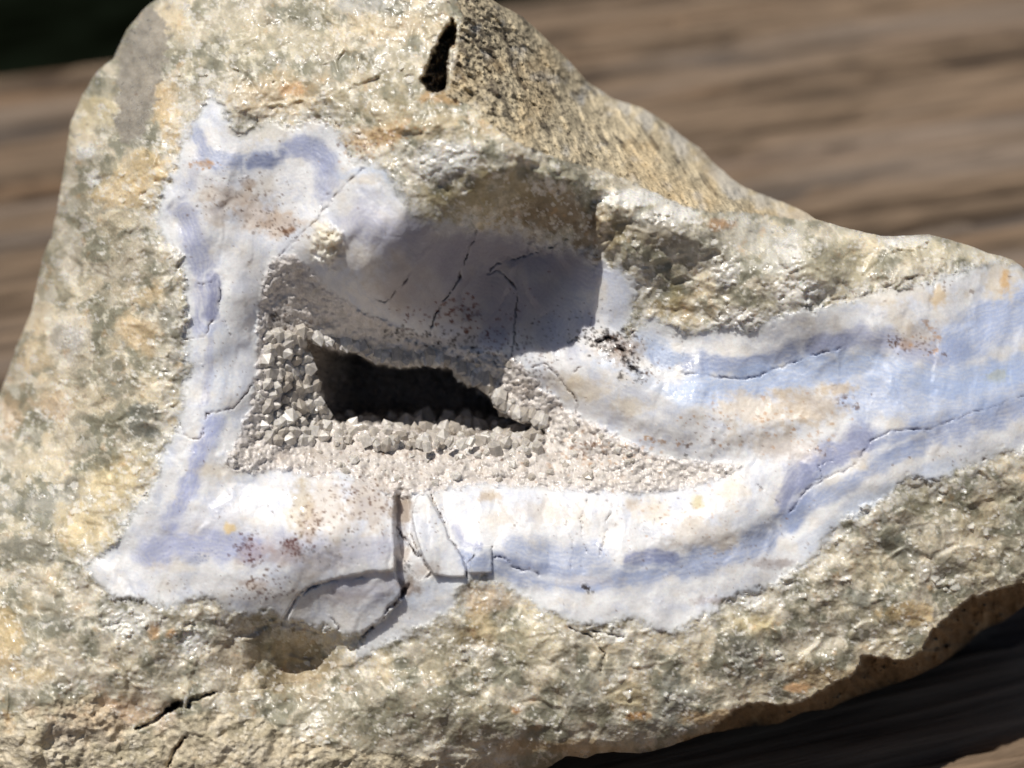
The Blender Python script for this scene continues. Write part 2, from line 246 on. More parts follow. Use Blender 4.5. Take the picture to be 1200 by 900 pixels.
# patches in the quartz rind
RS = [(850,290,60,30,.45,srgb(206,202,190)),(930,300,40,26,.45,srgb(212,208,196)),(770,262,40,14,.5,srgb(214,212,206)),(60,478,22,18,.4,srgb(224,190,150)),(15,480,16,26,.4,srgb(216,178,136)),(40,410,20,30,.5,srgb(236,210,170)),(345,104,14,9,.7,srgb(214,150,90)),(330,110,50,30,.5,srgb(225,200,160)),(180,190,34,26,.6,srgb(226,198,146)),(190,120,16,30,.5,srgb(216,184,130)),
 (150,225,40,18,.55,srgb(228,200,150)),(160,390,26,26,.6,srgb(232,204,160)),(175,345,22,14,.5,srgb(220,190,140)),(80,395,26,22,.5,srgb(226,220,210)),(165,490,20,24,.8,srgb(112,114,106)),(200,370,14,22,.7,srgb(135,134,122)),(140,450,20,16,.6,srgb(126,124,108)),
 (60,590,60,26,.5,srgb(150,152,148)),(90,565,16,9,.7,srgb(120,118,112)),(135,560,40,30,.6,srgb(226,206,160)),(40,640,40,26,.65,srgb(140,138,126)),(100,620,30,30,.45,srgb(230,206,150)),(180,740,8,10,.8,srgb(226,184,136)),(201,741,7,7,.8,srgb(226,184,136)),
 (60,730,60,10,.5,srgb(150,150,140)),(150,730,40,22,.4,srgb(150,150,142)),(40,790,22,10,.5,srgb(205,180,130)),(120,840,60,30,.7,srgb(214,186,158)),(12,845,12,14,.8,srgb(226,190,140)),(90,865,40,14,.5,srgb(222,216,208)),(0,740,30,40,.5,srgb(226,196,140)),
 (330,770,60,40,.6,srgb(150,128,92)),(300,740,26,20,.5,srgb(160,146,122)),(260,760,40,30,.4,srgb(196,186,172)),(200,800,60,20,.35,srgb(160,156,140)),
 (530,770,36,44,.6,srgb(150,142,118)),(570,705,36,16,.75,srgb(212,190,164)),(560,740,20,30,.5,srgb(204,178,128)),(620,740,50,30,.5,srgb(196,184,152)),(690,740,30,14,.6,srgb(138,130,114)),(700,790,30,28,.6,srgb(140,138,126)),(670,820,20,20,.6,srgb(130,130,122)),
 (740,820,30,18,.5,srgb(210,190,150)),(790,820,26,36,.6,srgb(132,136,128)),(745,838,12,6,.8,srgb(212,160,100)),(605,833,6,4,.9,srgb(190,150,110)),(500,830,80,26,.45,srgb(146,140,118)),(450,770,14,24,.5,srgb(214,196,160)),
 (880,730,24,14,.6,srgb(214,196,150)),(870,770,20,26,.6,srgb(130,132,124)),(1050,640,26,22,.7,srgb(122,124,112)),(1000,700,24,12,.6,srgb(128,132,122)),(940,640,30,16,.4,srgb(190,175,140)),(1150,640,26,40,.5,srgb(222,206,174)),(1160,600,30,20,.4,srgb(200,184,150)),
 (1060,720,30,12,.6,srgb(216,184,126)),(1185,600,20,26,.6,srgb(150,148,130)),(1090,590,30,20,.4,srgb(160,152,124)),(960,790,40,16,.55,srgb(212,184,140)),(930,805,20,6,.6,srgb(210,160,110)),(830,840,30,8,.6,srgb(214,180,130)),(650,875,60,8,.5,srgb(200,165,115)),
 (640,250,60,34,.75,srgb(130,108,72)),(600,220,50,26,.6,srgb(158,142,100)),(690,280,26,22,.7,srgb(118,98,70)),(540,235,50,30,.6,srgb(176,160,116)),(520,185,32,20,.7,srgb(190,190,186)),(560,150,26,12,.5,srgb(206,178,130)),(500,150,40,16,.4,srgb(206,188,150)),
 (470,130,60,26,.5,srgb(176,160,124)),(430,160,34,12,.6,srgb(176,140,90)),(440,90,40,26,.45,srgb(186,172,140)),(520,115,30,8,.6,srgb(202,160,104)),(450,30,60,16,.5,srgb(216,196,160)),(430,5,40,10,.6,srgb(180,180,176)),
 (740,232,50,10,.7,srgb(212,210,204)),(780,250,40,12,.5,srgb(206,204,198)),(760,275,60,16,.6,srgb(136,124,104)),(800,360,30,20,.6,srgb(186,158,112)),(842,300,14,28,.45,srgb(154,146,128)),(905,300,24,30,.5,srgb(196,194,188)),(840,262,14,6,.8,srgb(180,140,100)),
 (990,310,50,22,.6,srgb(206,196,164)),(1100,295,60,12,.6,srgb(214,204,176)),(930,340,24,16,.7,srgb(226,218,206)),(870,375,24,14,.6,srgb(214,204,196)),(790,350,14,30,.5,srgb(170,154,104)),(725,275,12,24,.4,srgb(190,176,140)),
 (250,30,50,20,.4,srgb(226,214,190)),(200,20,20,20,.4,srgb(200,176,130)),(340,50,50,20,.4,srgb(212,200,170)),(290,60,30,34,.4,srgb(190,180,150)),(110,130,20,20,.5,srgb(214,196,150))]

# ------------------------------------------------------------------ fine sampling of the rock face
def axis(lo, a, b, hi, fine, coarse):
    l = np.arange(a-fine, lo, -coarse)[::-1]; r = np.arange(b+fine, hi, coarse)
    return np.r_[l, np.arange(a, b+.01, fine), r]
ax_x = axis(-320, -14, 1214, 1330, 1.42, 8.0); ax_y = axis(-150, -14, 914, 1120, 1.42, 8.0)
X, Y = np.meshgrid(ax_x, ax_y); NY, NX = X.shape
rng = np.random.default_rng(7)
def fields(X, Y):
    """height, base colour, roughness, zone for points of the traced rock face"""
    sil = bil(sd_sil, X, Y)
    wx = X+fbm(X, Y, 20, 4, 3, .62)*8; wy = Y+fbm(X, Y, 20, 4, 8, .62)*8          # uneven outlines
    w2x = X+fbm(X, Y, 9, 3, 13)*4; w2y = Y+fbm(X, Y, 9, 3, 18)*4
    ag = bil(S['agate'], wx, wy)+fbm(X, Y, 10, 4, 23, .7)*13; dr = bil(S['druse'], w2x, w2y)+fbm(X, Y, 8, 3, 821, .65)*7; cr = bil(S['crust'], w2x, w2y)
    hole = bil(S['hole'], w2x, w2y); pit = bil(S['pit'], w2x, w2y); und = bil(S['under'], w2x, w2y); ft = bil(S['foot'], wx, wy)
    H = bil(Hc, X, Y)-.55*sstep(190, 20, X)*sstep(640, 520, Y)
    hmp = bil(S['hump'], X, Y); soft = 5.5+8*sstep(0, -15, hmp); inag = sstep(soft, -soft, ag); indr = sstep(4, -4, dr); incr = sstep(1, -3, cr); inft = sstep(4, -4, ft); inun = sstep(1, -2, und)
    rough = np.full(X.shape, .5)
    # ---- quartz rind: stacked broken facets
    qx = X+fbm(X, Y, 40, 3, 31)*10; qy = Y+fbm(X, Y, 40, 3, 35)*10
    f1, r1, e1 = facets(qx, qy*1.15, 34, 41, .34, .10, 1.0); f2, r2, e2 = facets(qx+f1*60, qy, 15, 51, .17, .035, .7)
    f3, r3, e3 = facets(qx, qy+f2*80, 6.5, 61, .07, .014)
    hq = f1*.30+f2*.24+f3*.18+fbm(X, Y, 80, 3, 70)*.12+fbm(X, Y, 16, 3, 75)*.008+fbm(X, Y, 4, 2, 77)*.002
    def glints(cell, seed, thr, patch):
        cx, cy, d1, d2, ax, ay = voro(X+fbm(X, Y, 9, 2, seed+30)*4, Y, cell, seed); hh = hsh(cx, cy, seed+8)
        on = (((hh > thr) & patch) | ((hh > .55) & gn)) & (d2-d1 > .10)
        return np.where(on, cell*.0075*((.46+.5*(hsh(cx, cy, seed+3)-.5))*ay+(.16+.5*(hsh(cx, cy, seed+4)-.5))*ax), 0), on
    pat = fbm(X, Y, 30, 3, 601) > .02; pat2 = fbm(X, Y, 50, 3, 605) > .12
    gp = np.zeros(X.shape)
    for (bx, by, rx, ry) in [(520,190,36,24),(548,178,16,14),(735,232,44,9),(790,253,34,10),(935,342,30,16),(870,377,24,14),(85,395,14,12),(150,730,30,16),(225,752,20,16),(925,300,14,30),(720,745,16,10),(640,222,20,10),(100,178,12,10),(110,210,10,8),(385,245,16,8),(1060,283,30,8),(560,760,24,10),(880,705,16,8),(850,320,16,16)]:
        gp = np.maximum(gp, sstep(1.3, .5, np.hypot((X-bx)/rx, (Y-by)/ry)+fbm(X, Y, 8, 3, 607)*.9))
    gn = (gp > .4)
    ga, oa = glints(4.6, 611, .88, pat); gb_, ob = glints(9.0, 621, .90, pat2); gc, oc = glints(3.4, 631, .90, pat | pat2)
    hq += ga+gb_+gc; gl_q = oa | ob | oc
    q1 = fbm(qx, qy, 60, 5, 81, .6)*1.2; q2 = fbm(qx, qy, 48, 5, 91, .6)*1.35; q3 = fbm(X, Y, 14, 4, 97, .6)*1.1
    col = srgb(190, 180, 160)[None, None]*np.ones(X.shape+(1,))
    def mix(c, k):
        nonlocal col
        k = np.clip(k, 0, 1)[..., None]; col = col*(1-k)+c*k
    mix(srgb(136, 134, 116), sstep(-.02, .2, q2)*.85); mix(srgb(226, 212, 184), sstep(.05, .35, q1)*.6); mix(srgb(222, 214, 198), sstep(.1, .45, -q2)*.6)
    # broken grains, each of its own tone, with pale healed joints between them
    gxw = X+fbm(X, Y, 14, 4, 701, .65)*9; gyw = Y+fbm(X, Y, 14, 4, 705, .65)*9
    _, u1, j1 = facets(gxw, gyw*1.2, 38, 711, 0, 0); _, u2, j2 = facets(gxw+9, gyw, 12, 721, 0, 0)
    mix(srgb(152, 147, 126), (u1 > .66)*.55*sstep(0, .12, j1)); mix(srgb(226, 212, 184), (u1 < .18)*.7*sstep(0, .12, j1)); mix(srgb(128, 126, 108), (u2 > .82)*.35*sstep(0, .15, j2)); mix(srgb(228, 222, 208), (u2 < .16)*.35)
    mix(srgb(232, 224, 204), sstep(.13, .02, j1)*.6*sstep(-.15, .15, q3))
    mix(srgb(232, 230, 226), gp*.75)  # whitens the clear facet patches: their glint is put into the colour
    def blobs(L, wob):
        for (bx, by, rx, ry, s, c) in L:
            j0, j1 = np.searchsorted(ax_y, (by-2.2*ry, by+2.2*ry)) if X.ndim == 2 and X.shape == (NY, NX) else (0, X.shape[0])
            i0, i1 = np.searchsorted(ax_x, (bx-2.2*rx, bx+2.2*rx)) if X.ndim == 2 and X.shape == (NY, NX) else (0, X.shape[1])
            sl = (slice(j0, j1), slice(i0, i1))
            if j1 <= j0 or i1 <= i0: continue
            d = np.hypot((X[sl]-bx)/rx, (Y[sl]-by)/ry)+wob[sl]
            k = (sstep(1.35, .45, d)*s)[..., None]; col[sl] = col[sl]*(1-k)+c*k
    blobs(RS, q2*1.1+q3*.8)
    vq = (1.0+.18*(r2-.5)+.16*(r3-.5)+.12*(r1-.5)+q3*.25)
    col *= vq[..., None]
    mix(srgb(240, 234, 220), sstep(.80, .97, r3)*.5*sstep(-.1, .2, q3)); mix(srgb(246, 242, 234), gl_q*.5); mix(srgb(120, 112, 92), sstep(.25, .05, r3)*.35*sstep(-.1, .2, q2)); mix(srgb(206, 164, 112), sstep(.26, .5, fbm(X, Y, 22, 4, 103, .6))*.35)  # glint facets whitened: pale inner fractures plus sparkle painted into the colour
    gk = sstep(4, -4, bil(S['grey'], wx, wy)+fbm(X, Y, 12, 4, 771, .65)*16); mix(srgb(158, 150, 138)*(.85+.5*q3[..., None]), gk*.9)
    hq = hq*(1-gk*.7)
    rough = .40+.25*r2+.15*gk; rough = np.where(gl_q, .13, rough)
    hal = sstep(34, 1, ag)*sstep(-.16, .16, fbm(X, Y, 10, 4, 731, .65)); mix(srgb(218, 214, 206), hal*.8)
    # smoother glassy overhang
    hu = sstep(6, -14, bil(S['hump'], wx, wy)); hq *= 1-.40*hu; hq = hq+fbm(X, Y, 28, 3, 781)*.16*sstep(30, 10, np.abs(hmp+8))*sstep(560, 620, X)
    H = H+hq*(1-inag)*(1-incr)*(1-indr)
    # ---- agate
    ca = srgb(233, 232, 233)[None, None]*np.ones(X.shape+(1,)); keep = col; col = ca
    a1 = fbm(X, Y, 30, 5, 121); a2 = fbm(X, Y, 8, 4, 127, .6)
    mix(srgb(204, 212, 232), sstep(.0, .3, a1)*.35); mix(srgb(232, 222, 206), sstep(.08, .4, -a1)*.35); a3 = fbm(X, Y*.6, 13, 5, 129, .62); mix(srgb(196, 198, 212), sstep(.05, .4, a3)*.2); mix(srgb(246, 245, 243), sstep(.1, .4, -a3)*.5)
    rim = sstep(-12, -1, ag); mix(srgb(228, 230, 232), rim*.6)
    bandwx = X+fbm(X, Y, 22, 3, 131)*5; bandwy = Y+fbm(X, Y, 22, 3, 137)*5
    lay = np.sin((ag+fbm(X, Y, 40, 3, 741)*14)/2.6)*sstep(.0, .3, fbm(X, Y, 50, 2, 745)+.15); mix(srgb(196, 204, 224), sstep(.2, 1, lay)*.28)
    for (pl, w, s, c) in BANDS:
        xs = [p[0] for p in pl]; ys = [p[1] for p in pl]
        if X.shape == (NY, NX):
            j0, j1 = np.searchsorted(ax_y, (min(ys)-2*w-8, max(ys)+2*w+8)); i0, i1 = np.searchsorted(ax_x, (min(xs)-2*w-8, max(xs)+2*w+8))
        else: j0, j1, i0, i1 = 0, X.shape[0], 0, X.shape[1]
        sl = (slice(j0, j1), slice(i0, i1)); d = np.full(X[sl].shape, 1e9)
        for (ax, ay), (bx, by) in zip(pl[:-1], pl[1:]):
            ex, ey = bx-ax, by-ay; L = ex*ex+ey*ey; ux = bandwx[sl]-ax; uy = bandwy[sl]-ay; t = np.clip((ux*ex+uy*ey)/L, 0, 1)
            d = np.minimum(d, np.hypot(ux-t*ex, uy-t*ey))
        rw = sstep(.55, 0, np.abs(d/w-1.75))*(w < 18)*(s > .5)*.55*sstep(-.3, .1, a1[sl]); col[sl] = col[sl]*(1-rw[..., None])+srgb(245, 245, 246)*rw[..., None]
        k = ((.72*sstep(1.6, .25, d/(w*(1+.9*a1[sl])))+.28*sstep(1.15, .8, d/(w*(1+.9*a1[sl]))))*min(1, s*1.2)*(.95+.5*a2[sl])*(1+.20*np.sin(d*1.25+a1[sl]*9)))[..., None]; k = np.clip(k, 0, 1)*.78
        col[sl] = col[sl]*(1-k)+c*.97*k
    blobs(ST, a1*.9+a2*.8)
    col *= (1+a2*.10)[..., None]
    # broken surface: columns across the band, shell-like flakes
    g1, s1, ge = facets(X+fbm(X, Y, 30, 3, 141)*14, Y*.45+fbm(X, Y, 30, 3, 144)*8, 38, 147, .24, .03, 1.0)
    g2, s2, _ = facets(X+a1*20, Y*.7, 13, 151, .05, .0, .95)
    ha = g1*.20+g2*.05+fbm(X, Y, 45, 2, 156)*.024+fbm(X, Y, 5, 2, 159)*.0012+fbm(X, Y, 90, 2, 158)*.06; fl = fbm(X*1.0, Y*.5, 60, 3, 163); ha += .006*sstep(-.05, .05, fl)
    gd, od = glints(3.2, 641, .965, fbm(X, Y, 24, 3, 645) > .05); ha = ha+gd
    ht = sstep(0, -50, bil(S['hump'], X, Y)); g6, _, _ = facets(X*.9+Y*.35+fbm(X, Y, 40, 2, 751)*16, Y*.55-X*.2, 46, 755, .42, .12, .85); ha = ha*(1-.4*ht)+ht*(g6*.35+fbm(X*.7+Y*.7, Y*.5-X*.5, 60, 2, 155)*.07)
    col *= (.96+.06*s1)[..., None]
    acol = col; col = keep
    H = H+ha*inag*(1-indr)
    k = inag[..., None]; col = col*(1-k)+acol*k
    rough = rough*(1-inag)+inag*(.42+.15*s2)
    shade_k = sstep(10, -40, bil(S['hump'], X, Y))*sstep(-30, 60, (X-450)+(Y-290)*.5)*inag*(1-indr)*.72; col = col*(1-shade_k[..., None])+srgb(128, 120, 128)*shade_k[..., None]  # shade of the hollow put into the agate colour, grey beneath the overhang
    cb = sstep(1.2, .5, np.hypot((X-384)/17, (Y-287)/26)+fbm(X, Y, 10, 3, 801)*.8); H += cb*(.05+.10*fbm(X, Y, 9, 3, 805)); k = (cb*.6)[..., None]; col = col*(1-k)+srgb(238, 226, 200)*k
    cm = sstep(470, 500, X)*sstep(800, 740, X)*sstep(566, 585, Y)*sstep(690, 650, Y)*inag*(1-indr)
    fr = (X+fbm(X, Y, 60, 2, 811)*22+(Y-620)*.12)/58.; fr = fr-np.floor(fr); H += cm*(np.where(fr < .6, fr/.6, (1-fr)/.4)-.5)*.028
    # pieces that stand proud
    up = sstep(1.2, -1.2, bil(S['upblk'], wx*.4+X*.6, wy*.4+Y*.6))
    H += .16*up*sstep(250, 400, X)*sstep(550, 580, Y); H += .10*sstep(1.2, -1.2, bil(S['block'], w2x*.5+X*.5, w2y*.5+Y*.5))*(1-up)
    for nm, dh in (('chipa', .07), ('chipb', -.02), ('chipc', .05)):
        H += dh*sstep(.8, -.8, bil(S[nm], X, Y))
    H -= .08*sstep(2, -2, np.hypot((X-472)/11, (Y-612)/42)*10-10)
    lb = bil(S['lobe'], wx, wy); H += .07*sstep(6, -34, lb)*(1-indr); sb = bil(S['slab'], wx, wy); H += .05*sstep(5, -24, sb)
    # ---- druse: carpet of tiny pyramids
    p1, t1 = pyramids(X, Y, 7.2, 161); p2, t2 = pyramids(X, Y, 4.0, 171)
    big = sstep(.1, -.25, fbm(X, Y, 30, 2, 175))
    ge1, oe1 = glints(4.0, 651, .86, fbm(X, Y, 20, 3, 655) > -.1)
    hd = (p1*.040*(1-.4*big)+p2*.022)+fbm(X, Y, 22, 3, 177)*.07+ge1
    dcol = srgb(210, 203, 197)*(.88+.16*t1+.10*t2+.5*fbm(X, Y, 12, 4, 659, .6))[..., None]
    dw = sstep(.1, .4, fbm(X, Y, 26, 4, 181))[..., None]; dcol = dcol*(1-.18*dw)+srgb(190, 164, 136)*.18*dw; ew = (sstep(-12, 0, dr)*.5)[..., None]; dcol = dcol*(1-ew)+srgb(226, 220, 218)*ew
    up_d = sstep(440, 380, Y)*sstep(300, 330, X); hd *= 1-.45*up_d
    H += hd*indr; k = indr[..., None]; col = col*(1-k)+dcol*k; rough = rough*(1-indr)+indr*np.where(oe1, .1, .2+.3*t2)
    # ---- outer crust at the top right: grains drawn out down the slope
    th = math.radians(52); cxr = X*math.cos(th)+Y*math.sin(th); cyr = -X*math.sin(th)+Y*math.cos(th)
    c1 = fbm(cxr*.4, cyr, 9, 4, 191, .7); c2 = fbm(cxr*.4, cyr, 22, 4, 195); v3, t3, _ = facets(cxr*.45, cyr, 5.0, 199, .03, .03)
    hc = c1*.12+c2*.14+v3*1.0
    ccol = srgb(194, 180, 152)*(.92+.9*c1+.2*t3)[..., None]
    dk = sstep(.12, .42, fbm(cxr*.30+7, cyr, 11, 4, 203, .6)+.16*sstep(690, 560, X)*sstep(140, 90, Y+(X-560)*-.3))[..., None]; ccol = ccol*(1-.75*dk)+srgb(62, 54, 48)*.75*dk
    wt_ = sstep(.15, .5, fbm(X, Y, 26, 4, 207)+.4*sstep(30, 8, -sil)*sstep(640, 690, X))[..., None]; ccol = ccol*(1-.5*wt_)+srgb(206, 204, 200)*.5*wt_
    yl = sstep(.0, .4, fbm(X, Y, 60, 3, 211)+.2*sstep(700, 850, X))[..., None]; ccol = ccol*(1-.3*yl)+srgb(202, 172, 124)*.3*yl
    H += hc*incr; k = incr[..., None]; col = col*(1-k)+ccol*k; rough = rough*(1-incr)+incr*.75
    # ---- foot and underside crust
    f4, t4, _ = facets(qx*.8+qy*.3, qy*1.3, 16, 221, .16, .07); f5, t5, _ = facets(qx, qy, 6, 225, .05, .03)
    hf = f4*.8+f5+fbm(X, Y, 22, 4, 229, .6)*.12
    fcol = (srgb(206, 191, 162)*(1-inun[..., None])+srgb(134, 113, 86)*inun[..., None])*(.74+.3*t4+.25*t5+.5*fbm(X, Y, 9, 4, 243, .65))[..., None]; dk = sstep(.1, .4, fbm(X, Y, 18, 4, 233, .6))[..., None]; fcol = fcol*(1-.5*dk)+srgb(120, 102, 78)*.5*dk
    lw = sstep(.15, .45, fbm(X, Y, 30, 4, 237))[..., None]; fcol = fcol*(1-.5*lw)+srgb(206, 188, 156)*.5*lw
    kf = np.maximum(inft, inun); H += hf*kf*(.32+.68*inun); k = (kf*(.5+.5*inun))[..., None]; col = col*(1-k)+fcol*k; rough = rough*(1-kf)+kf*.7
    H -= np.clip(-und, 0, 60)*.05*(1+.5*fbm(X, Y, 20, 3, 241)) * (und < 0)
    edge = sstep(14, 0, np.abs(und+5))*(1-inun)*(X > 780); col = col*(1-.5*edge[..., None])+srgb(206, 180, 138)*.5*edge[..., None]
    # hollow under the block on the left (brown in the photograph)
    pk = sstep(1.2, .3, np.hypot((X-345)/48, (Y-775)/36)); H -= .12*pk
    # ---- cracks
    kx = X+fbm(X, Y, 14, 4, 251, .6)*5; ky = Y+fbm(X, Y, 14, 4, 255, .6)*5; brk = np.clip(.55+1.5*fbm(X, Y, 14, 3, 259), 0, 1.3)
    for (pl, w, dep, s, c) in CR:
        xs = [p[0] for p in pl]; ys = [p[1] for p in pl]; m_ = 3.5*w+6
        if X.shape == (NY, NX):
            j0, j1 = np.searchsorted(ax_y, (min(ys)-m_, max(ys)+m_)); i0, i1 = np.searchsorted(ax_x, (min(xs)-m_, max(xs)+m_))
        else: j0, j1, i0, i1 = 0, X.shape[0], 0, X.shape[1]
        sl = (slice(j0, j1), slice(i0, i1)); d = np.full(X[sl].shape, 1e9)
        for (ax, ay), (bx, by) in zip(pl[:-1], pl[1:]):
            ex, ey = bx-ax, by-ay; L = ex*ex+ey*ey; ux = kx[sl]-ax; uy = ky[sl]-ay; t = np.clip((ux*ex+uy*ey)/L, 0, 1)
            d = np.minimum(d, np.hypot(ux-t*ex, uy-t*ey))
        w = w*.62; H[sl] -= dep*.55*sstep(w*1.7, w*.4, d)*np.clip(brk[sl]*1.5, 0, 1.3); s = s*.7; kk = np.clip(sstep(w*1.6, w*.3, d)*s*brk[sl]*1.3+.25*s*sstep(w*3.2+2, 0, d)*brk[sl], 0, 1)[..., None]; col[sl] = col[sl]*(1-kk)+c*kk
    # ---- pit and cavity
    ip = sstep(1.5, -5, pit); H -= ip*(.55+.4*fbm(X, Y, 12, 3, 761)+.1*p1); col = col*(1-.6*ip[..., None])+srgb(90, 66, 44)*.6*ip[..., None]
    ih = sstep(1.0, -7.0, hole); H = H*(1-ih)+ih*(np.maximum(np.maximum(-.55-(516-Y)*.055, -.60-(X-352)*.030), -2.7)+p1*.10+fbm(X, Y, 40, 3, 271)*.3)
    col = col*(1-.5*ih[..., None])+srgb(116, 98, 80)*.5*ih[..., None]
    # rounding at the outline
    d = np.clip(-sil, 0, None); wd = np.where(X < 480, 46., 12.); wd = np.where((Y > 600) & (X > 600), 14., wd)
    rr = np.where(X < 480, .75, .3)
    q = np.clip(1-d/wd, 0, 1); H -= rr*(1-np.sqrt(np.clip(1-q*q, 0, 1)))
    zone = np.zeros(X.shape, int); zone[ag < 0] = 1; zone[cr < -1] = 3; zone[(ft < 0)] = 4; zone[(und < 0)] = 4; zone[dr < 0] = 2; zone[hole < -5] = 5
    for i, nm in enumerate(('chipa', 'chipb', 'chipc')): zone[bil(S[nm], X, Y) < 0] = 6+i
    return H, np.clip(col, .004, .86), np.clip(rough, .08, .9), zone, sil
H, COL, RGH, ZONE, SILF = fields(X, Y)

# iron specks: small dark dots
SPN = fbm(X, Y, 3.2, 2, 791)*1.3
def specks(cx, cy, sx, sy, n, rmin, rmax, c, s=.8, ang=0):
    for _ in range(n):
        a, b = rng.normal(0, sx), rng.normal(0, sy); t = math.radians(ang)
        px = cx+a*math.cos(t)-b*math.sin(t); py = cy+a*math.sin(t)+b*math.cos(t); r = rng.uniform(rmin, rmax)*rng.uniform(.5, 1.3)
        j0, j1 = np.searchsorted(ax_y, (py-2*r-1.5, py+2*r+1.5)); i0, i1 = np.searchsorted(ax_x, (px-2*r-1.5, px+2*r+1.5))
        if j1 <= j0 or i1 <= i0: continue
        sl = (slice(j0, j1), slice(i0, i1)); e = rng.uniform(.5, 1.1)
        k = (sstep(r*1.3+.3, r*.5, np.hypot((X[sl]-px), (Y[sl]-py)/e)+SPN[sl]*r)*s*rng.uniform(.5, 1))[..., None]
        COL[sl] = COL[sl]*(1-k)+c*k
RED = srgb(92, 42, 34); BRN = srgb(104, 70, 44); OCH = srgb(190, 150, 112); GRY = srgb(70, 64, 60)
for a in [(294,642,12,10,60,.8,2.4,RED),(345,642,9,7,45,.8,2.8,RED),(362,612,10,18,70,.8,2.2,BRN),(300,682,16,5,40,.8,2.2,BRN,.8,-30),(320,690,14,5,30,.8,2.2,RED,.8,-25),(410,600,20,20,70,.7,1.9,BRN),
 (375,645,22,12,50,.6,1.6,GRY,.6),(420,585,20,10,50,.6,1.9,BRN),(455,610,12,16,20,.6,1.6,BRN),(525,362,9,7,26,1,3.4,RED,.9),(548,372,8,14,36,1,3.0,RED,.9),(478,372,16,7,30,.8,2.4,RED),(480,392,20,5,50,.8,2.3,BLK,.85),
 (545,402,26,7,60,.8,2.4,BLK,.85),(575,395,8,10,30,.8,2.4,RED),(600,405,40,10,60,.7,1.8,RED,.7),(650,380,30,18,60,.6,1.7,BLK,.7),(620,360,30,20,30,.6,1.7,RED,.6),(690,395,14,6,50,.8,2.4,BLK,.9),(716,402,12,7,80,.9,3.2,BLK,.9),
 (742,428,9,10,60,.8,2.6,BLK,.85),(760,440,12,6,26,.6,1.6,BRN,.8),(735,408,18,10,60,.8,2,BRN,.6),(560,420,40,5,70,.7,2,BLK,.8),(610,438,22,10,60,.7,2.2,BLK,.7),(640,430,14,10,26,.8,2,BRN,.7),
 (760,514,5,3,8,1.5,3,OCH,.9),(808,520,4,3,6,1,3,BRN,.9),(830,498,30,14,40,.6,1.7,OCH,.8),(850,505,20,16,30,.7,2,BRN,.6),(920,492,40,20,60,.7,2.4,OCH,.7),(995,470,12,6,14,1.2,3,BRN,.7),(1050,402,10,6,20,.8,2.4,BRN,.9),
 (1080,405,14,8,30,.8,2.2,BRN,.7),(1090,398,8,10,20,1,3.0,OCH,.7),(1130,540,50,8,30,.5,1.4,BRN,.6),(960,528,8,3,10,.7,1.6,BRN,.8),(250,225,30,26,70,.6,1.7,BRN,.6),(335,270,12,5,40,.7,2.4,BRN,.8),(240,192,8,3,16,.8,2.6,OCH,.9),
 (300,225,30,20,60,.6,1.8,BRN,.7),(320,250,20,20,70,.5,1.6,BRN,.6),(280,350,12,60,30,.5,1.1,BRN,.6),(260,440,20,50,40,.5,1.1,BRN,.6),(250,590,60,24,60,.5,1.1,BRN,.6),(237,650,8,5,26,.5,1.2,SLATE,.8),(200,690,50,12,30,.5,1.2,BRN,.5),
 (690,691,5,3,8,1,3.2,BLK,.9),(700,620,100,26,90,.5,1.4,BRN,.6),(820,600,50,22,60,.7,2.0,OCH,.6),(860,660,60,20,50,.5,1.4,BRN,.5),(505,635,14,26,24,.5,1.3,BRN,.8),(476,668,6,6,12,.8,1.6,BLK,.8),
 (560,540,120,16,140,.5,1.6,BRN,.7),(640,510,24,8,40,.8,2.2,BLK,.8),(700,530,50,14,120,.8,2.4,OCH,.7),(700,545,60,12,80,.7,2,BLK,.6),(690,524,12,4,20,1.5,4,BRN,.8),(620,475,22,16,70,.8,2.2,BRN,.7),(450,540,60,14,80,.6,1.9,BRN,.6),(440,565,40,8,90,.6,1.8,BRN,.7),
 (340,380,20,16,60,.8,2.2,BRN,.7),(325,372,7,7,40,.8,2.6,BLK,.7),(1060,330,40,10,60,.8,2.4,BRN,.7),(1060,308,60,12,30,.6,1.5,BRN,.5),(450,165,30,8,90,.7,2.2,OCH,.7,-25),(430,165,20,8,40,.7,2.0,BRN,.8,-25),(370,140,8,2,10,1,3,BRN,.8),
 (560,60,20,50,240,1,2.6,BLK,.75,-20),(620,110,30,60,300,.8,2.4,BLK,.65,-45),(760,200,80,20,260,.8,2.0,BLK,.5,28),(535,100,8,14,80,.7,1.6,BLK,.6),(88,868,10,6,10,1,3,BLK,.8),(100,840,50,14,100,.8,2,BRN,.6),(200,790,60,30,90,.6,1.7,BRN,.5),
 (240,730,40,30,80,.6,1.8,BRN,.5),(600,800,200,50,260,.6,1.7,BRN,.5),(1000,690,120,60,220,.6,1.7,BRN,.5),(110,350,50,150,220,.6,1.8,BRN,.45),(420,90,80,60,200,.6,1.7,BRN,.45)]:
    specks(*a)

def to_world(x, y, h):
    d = (DIST-h)
    p = CAM[None]+d.reshape(-1, 1)*(-NV[None]+((x.reshape(-1, 1)-600)/FPX)*RV[None]+((450-y.reshape(-1, 1))/FPX)*UV[None])
    p[:, 2] = np.maximum(p[:, 2], 0.01)
    return p*CM

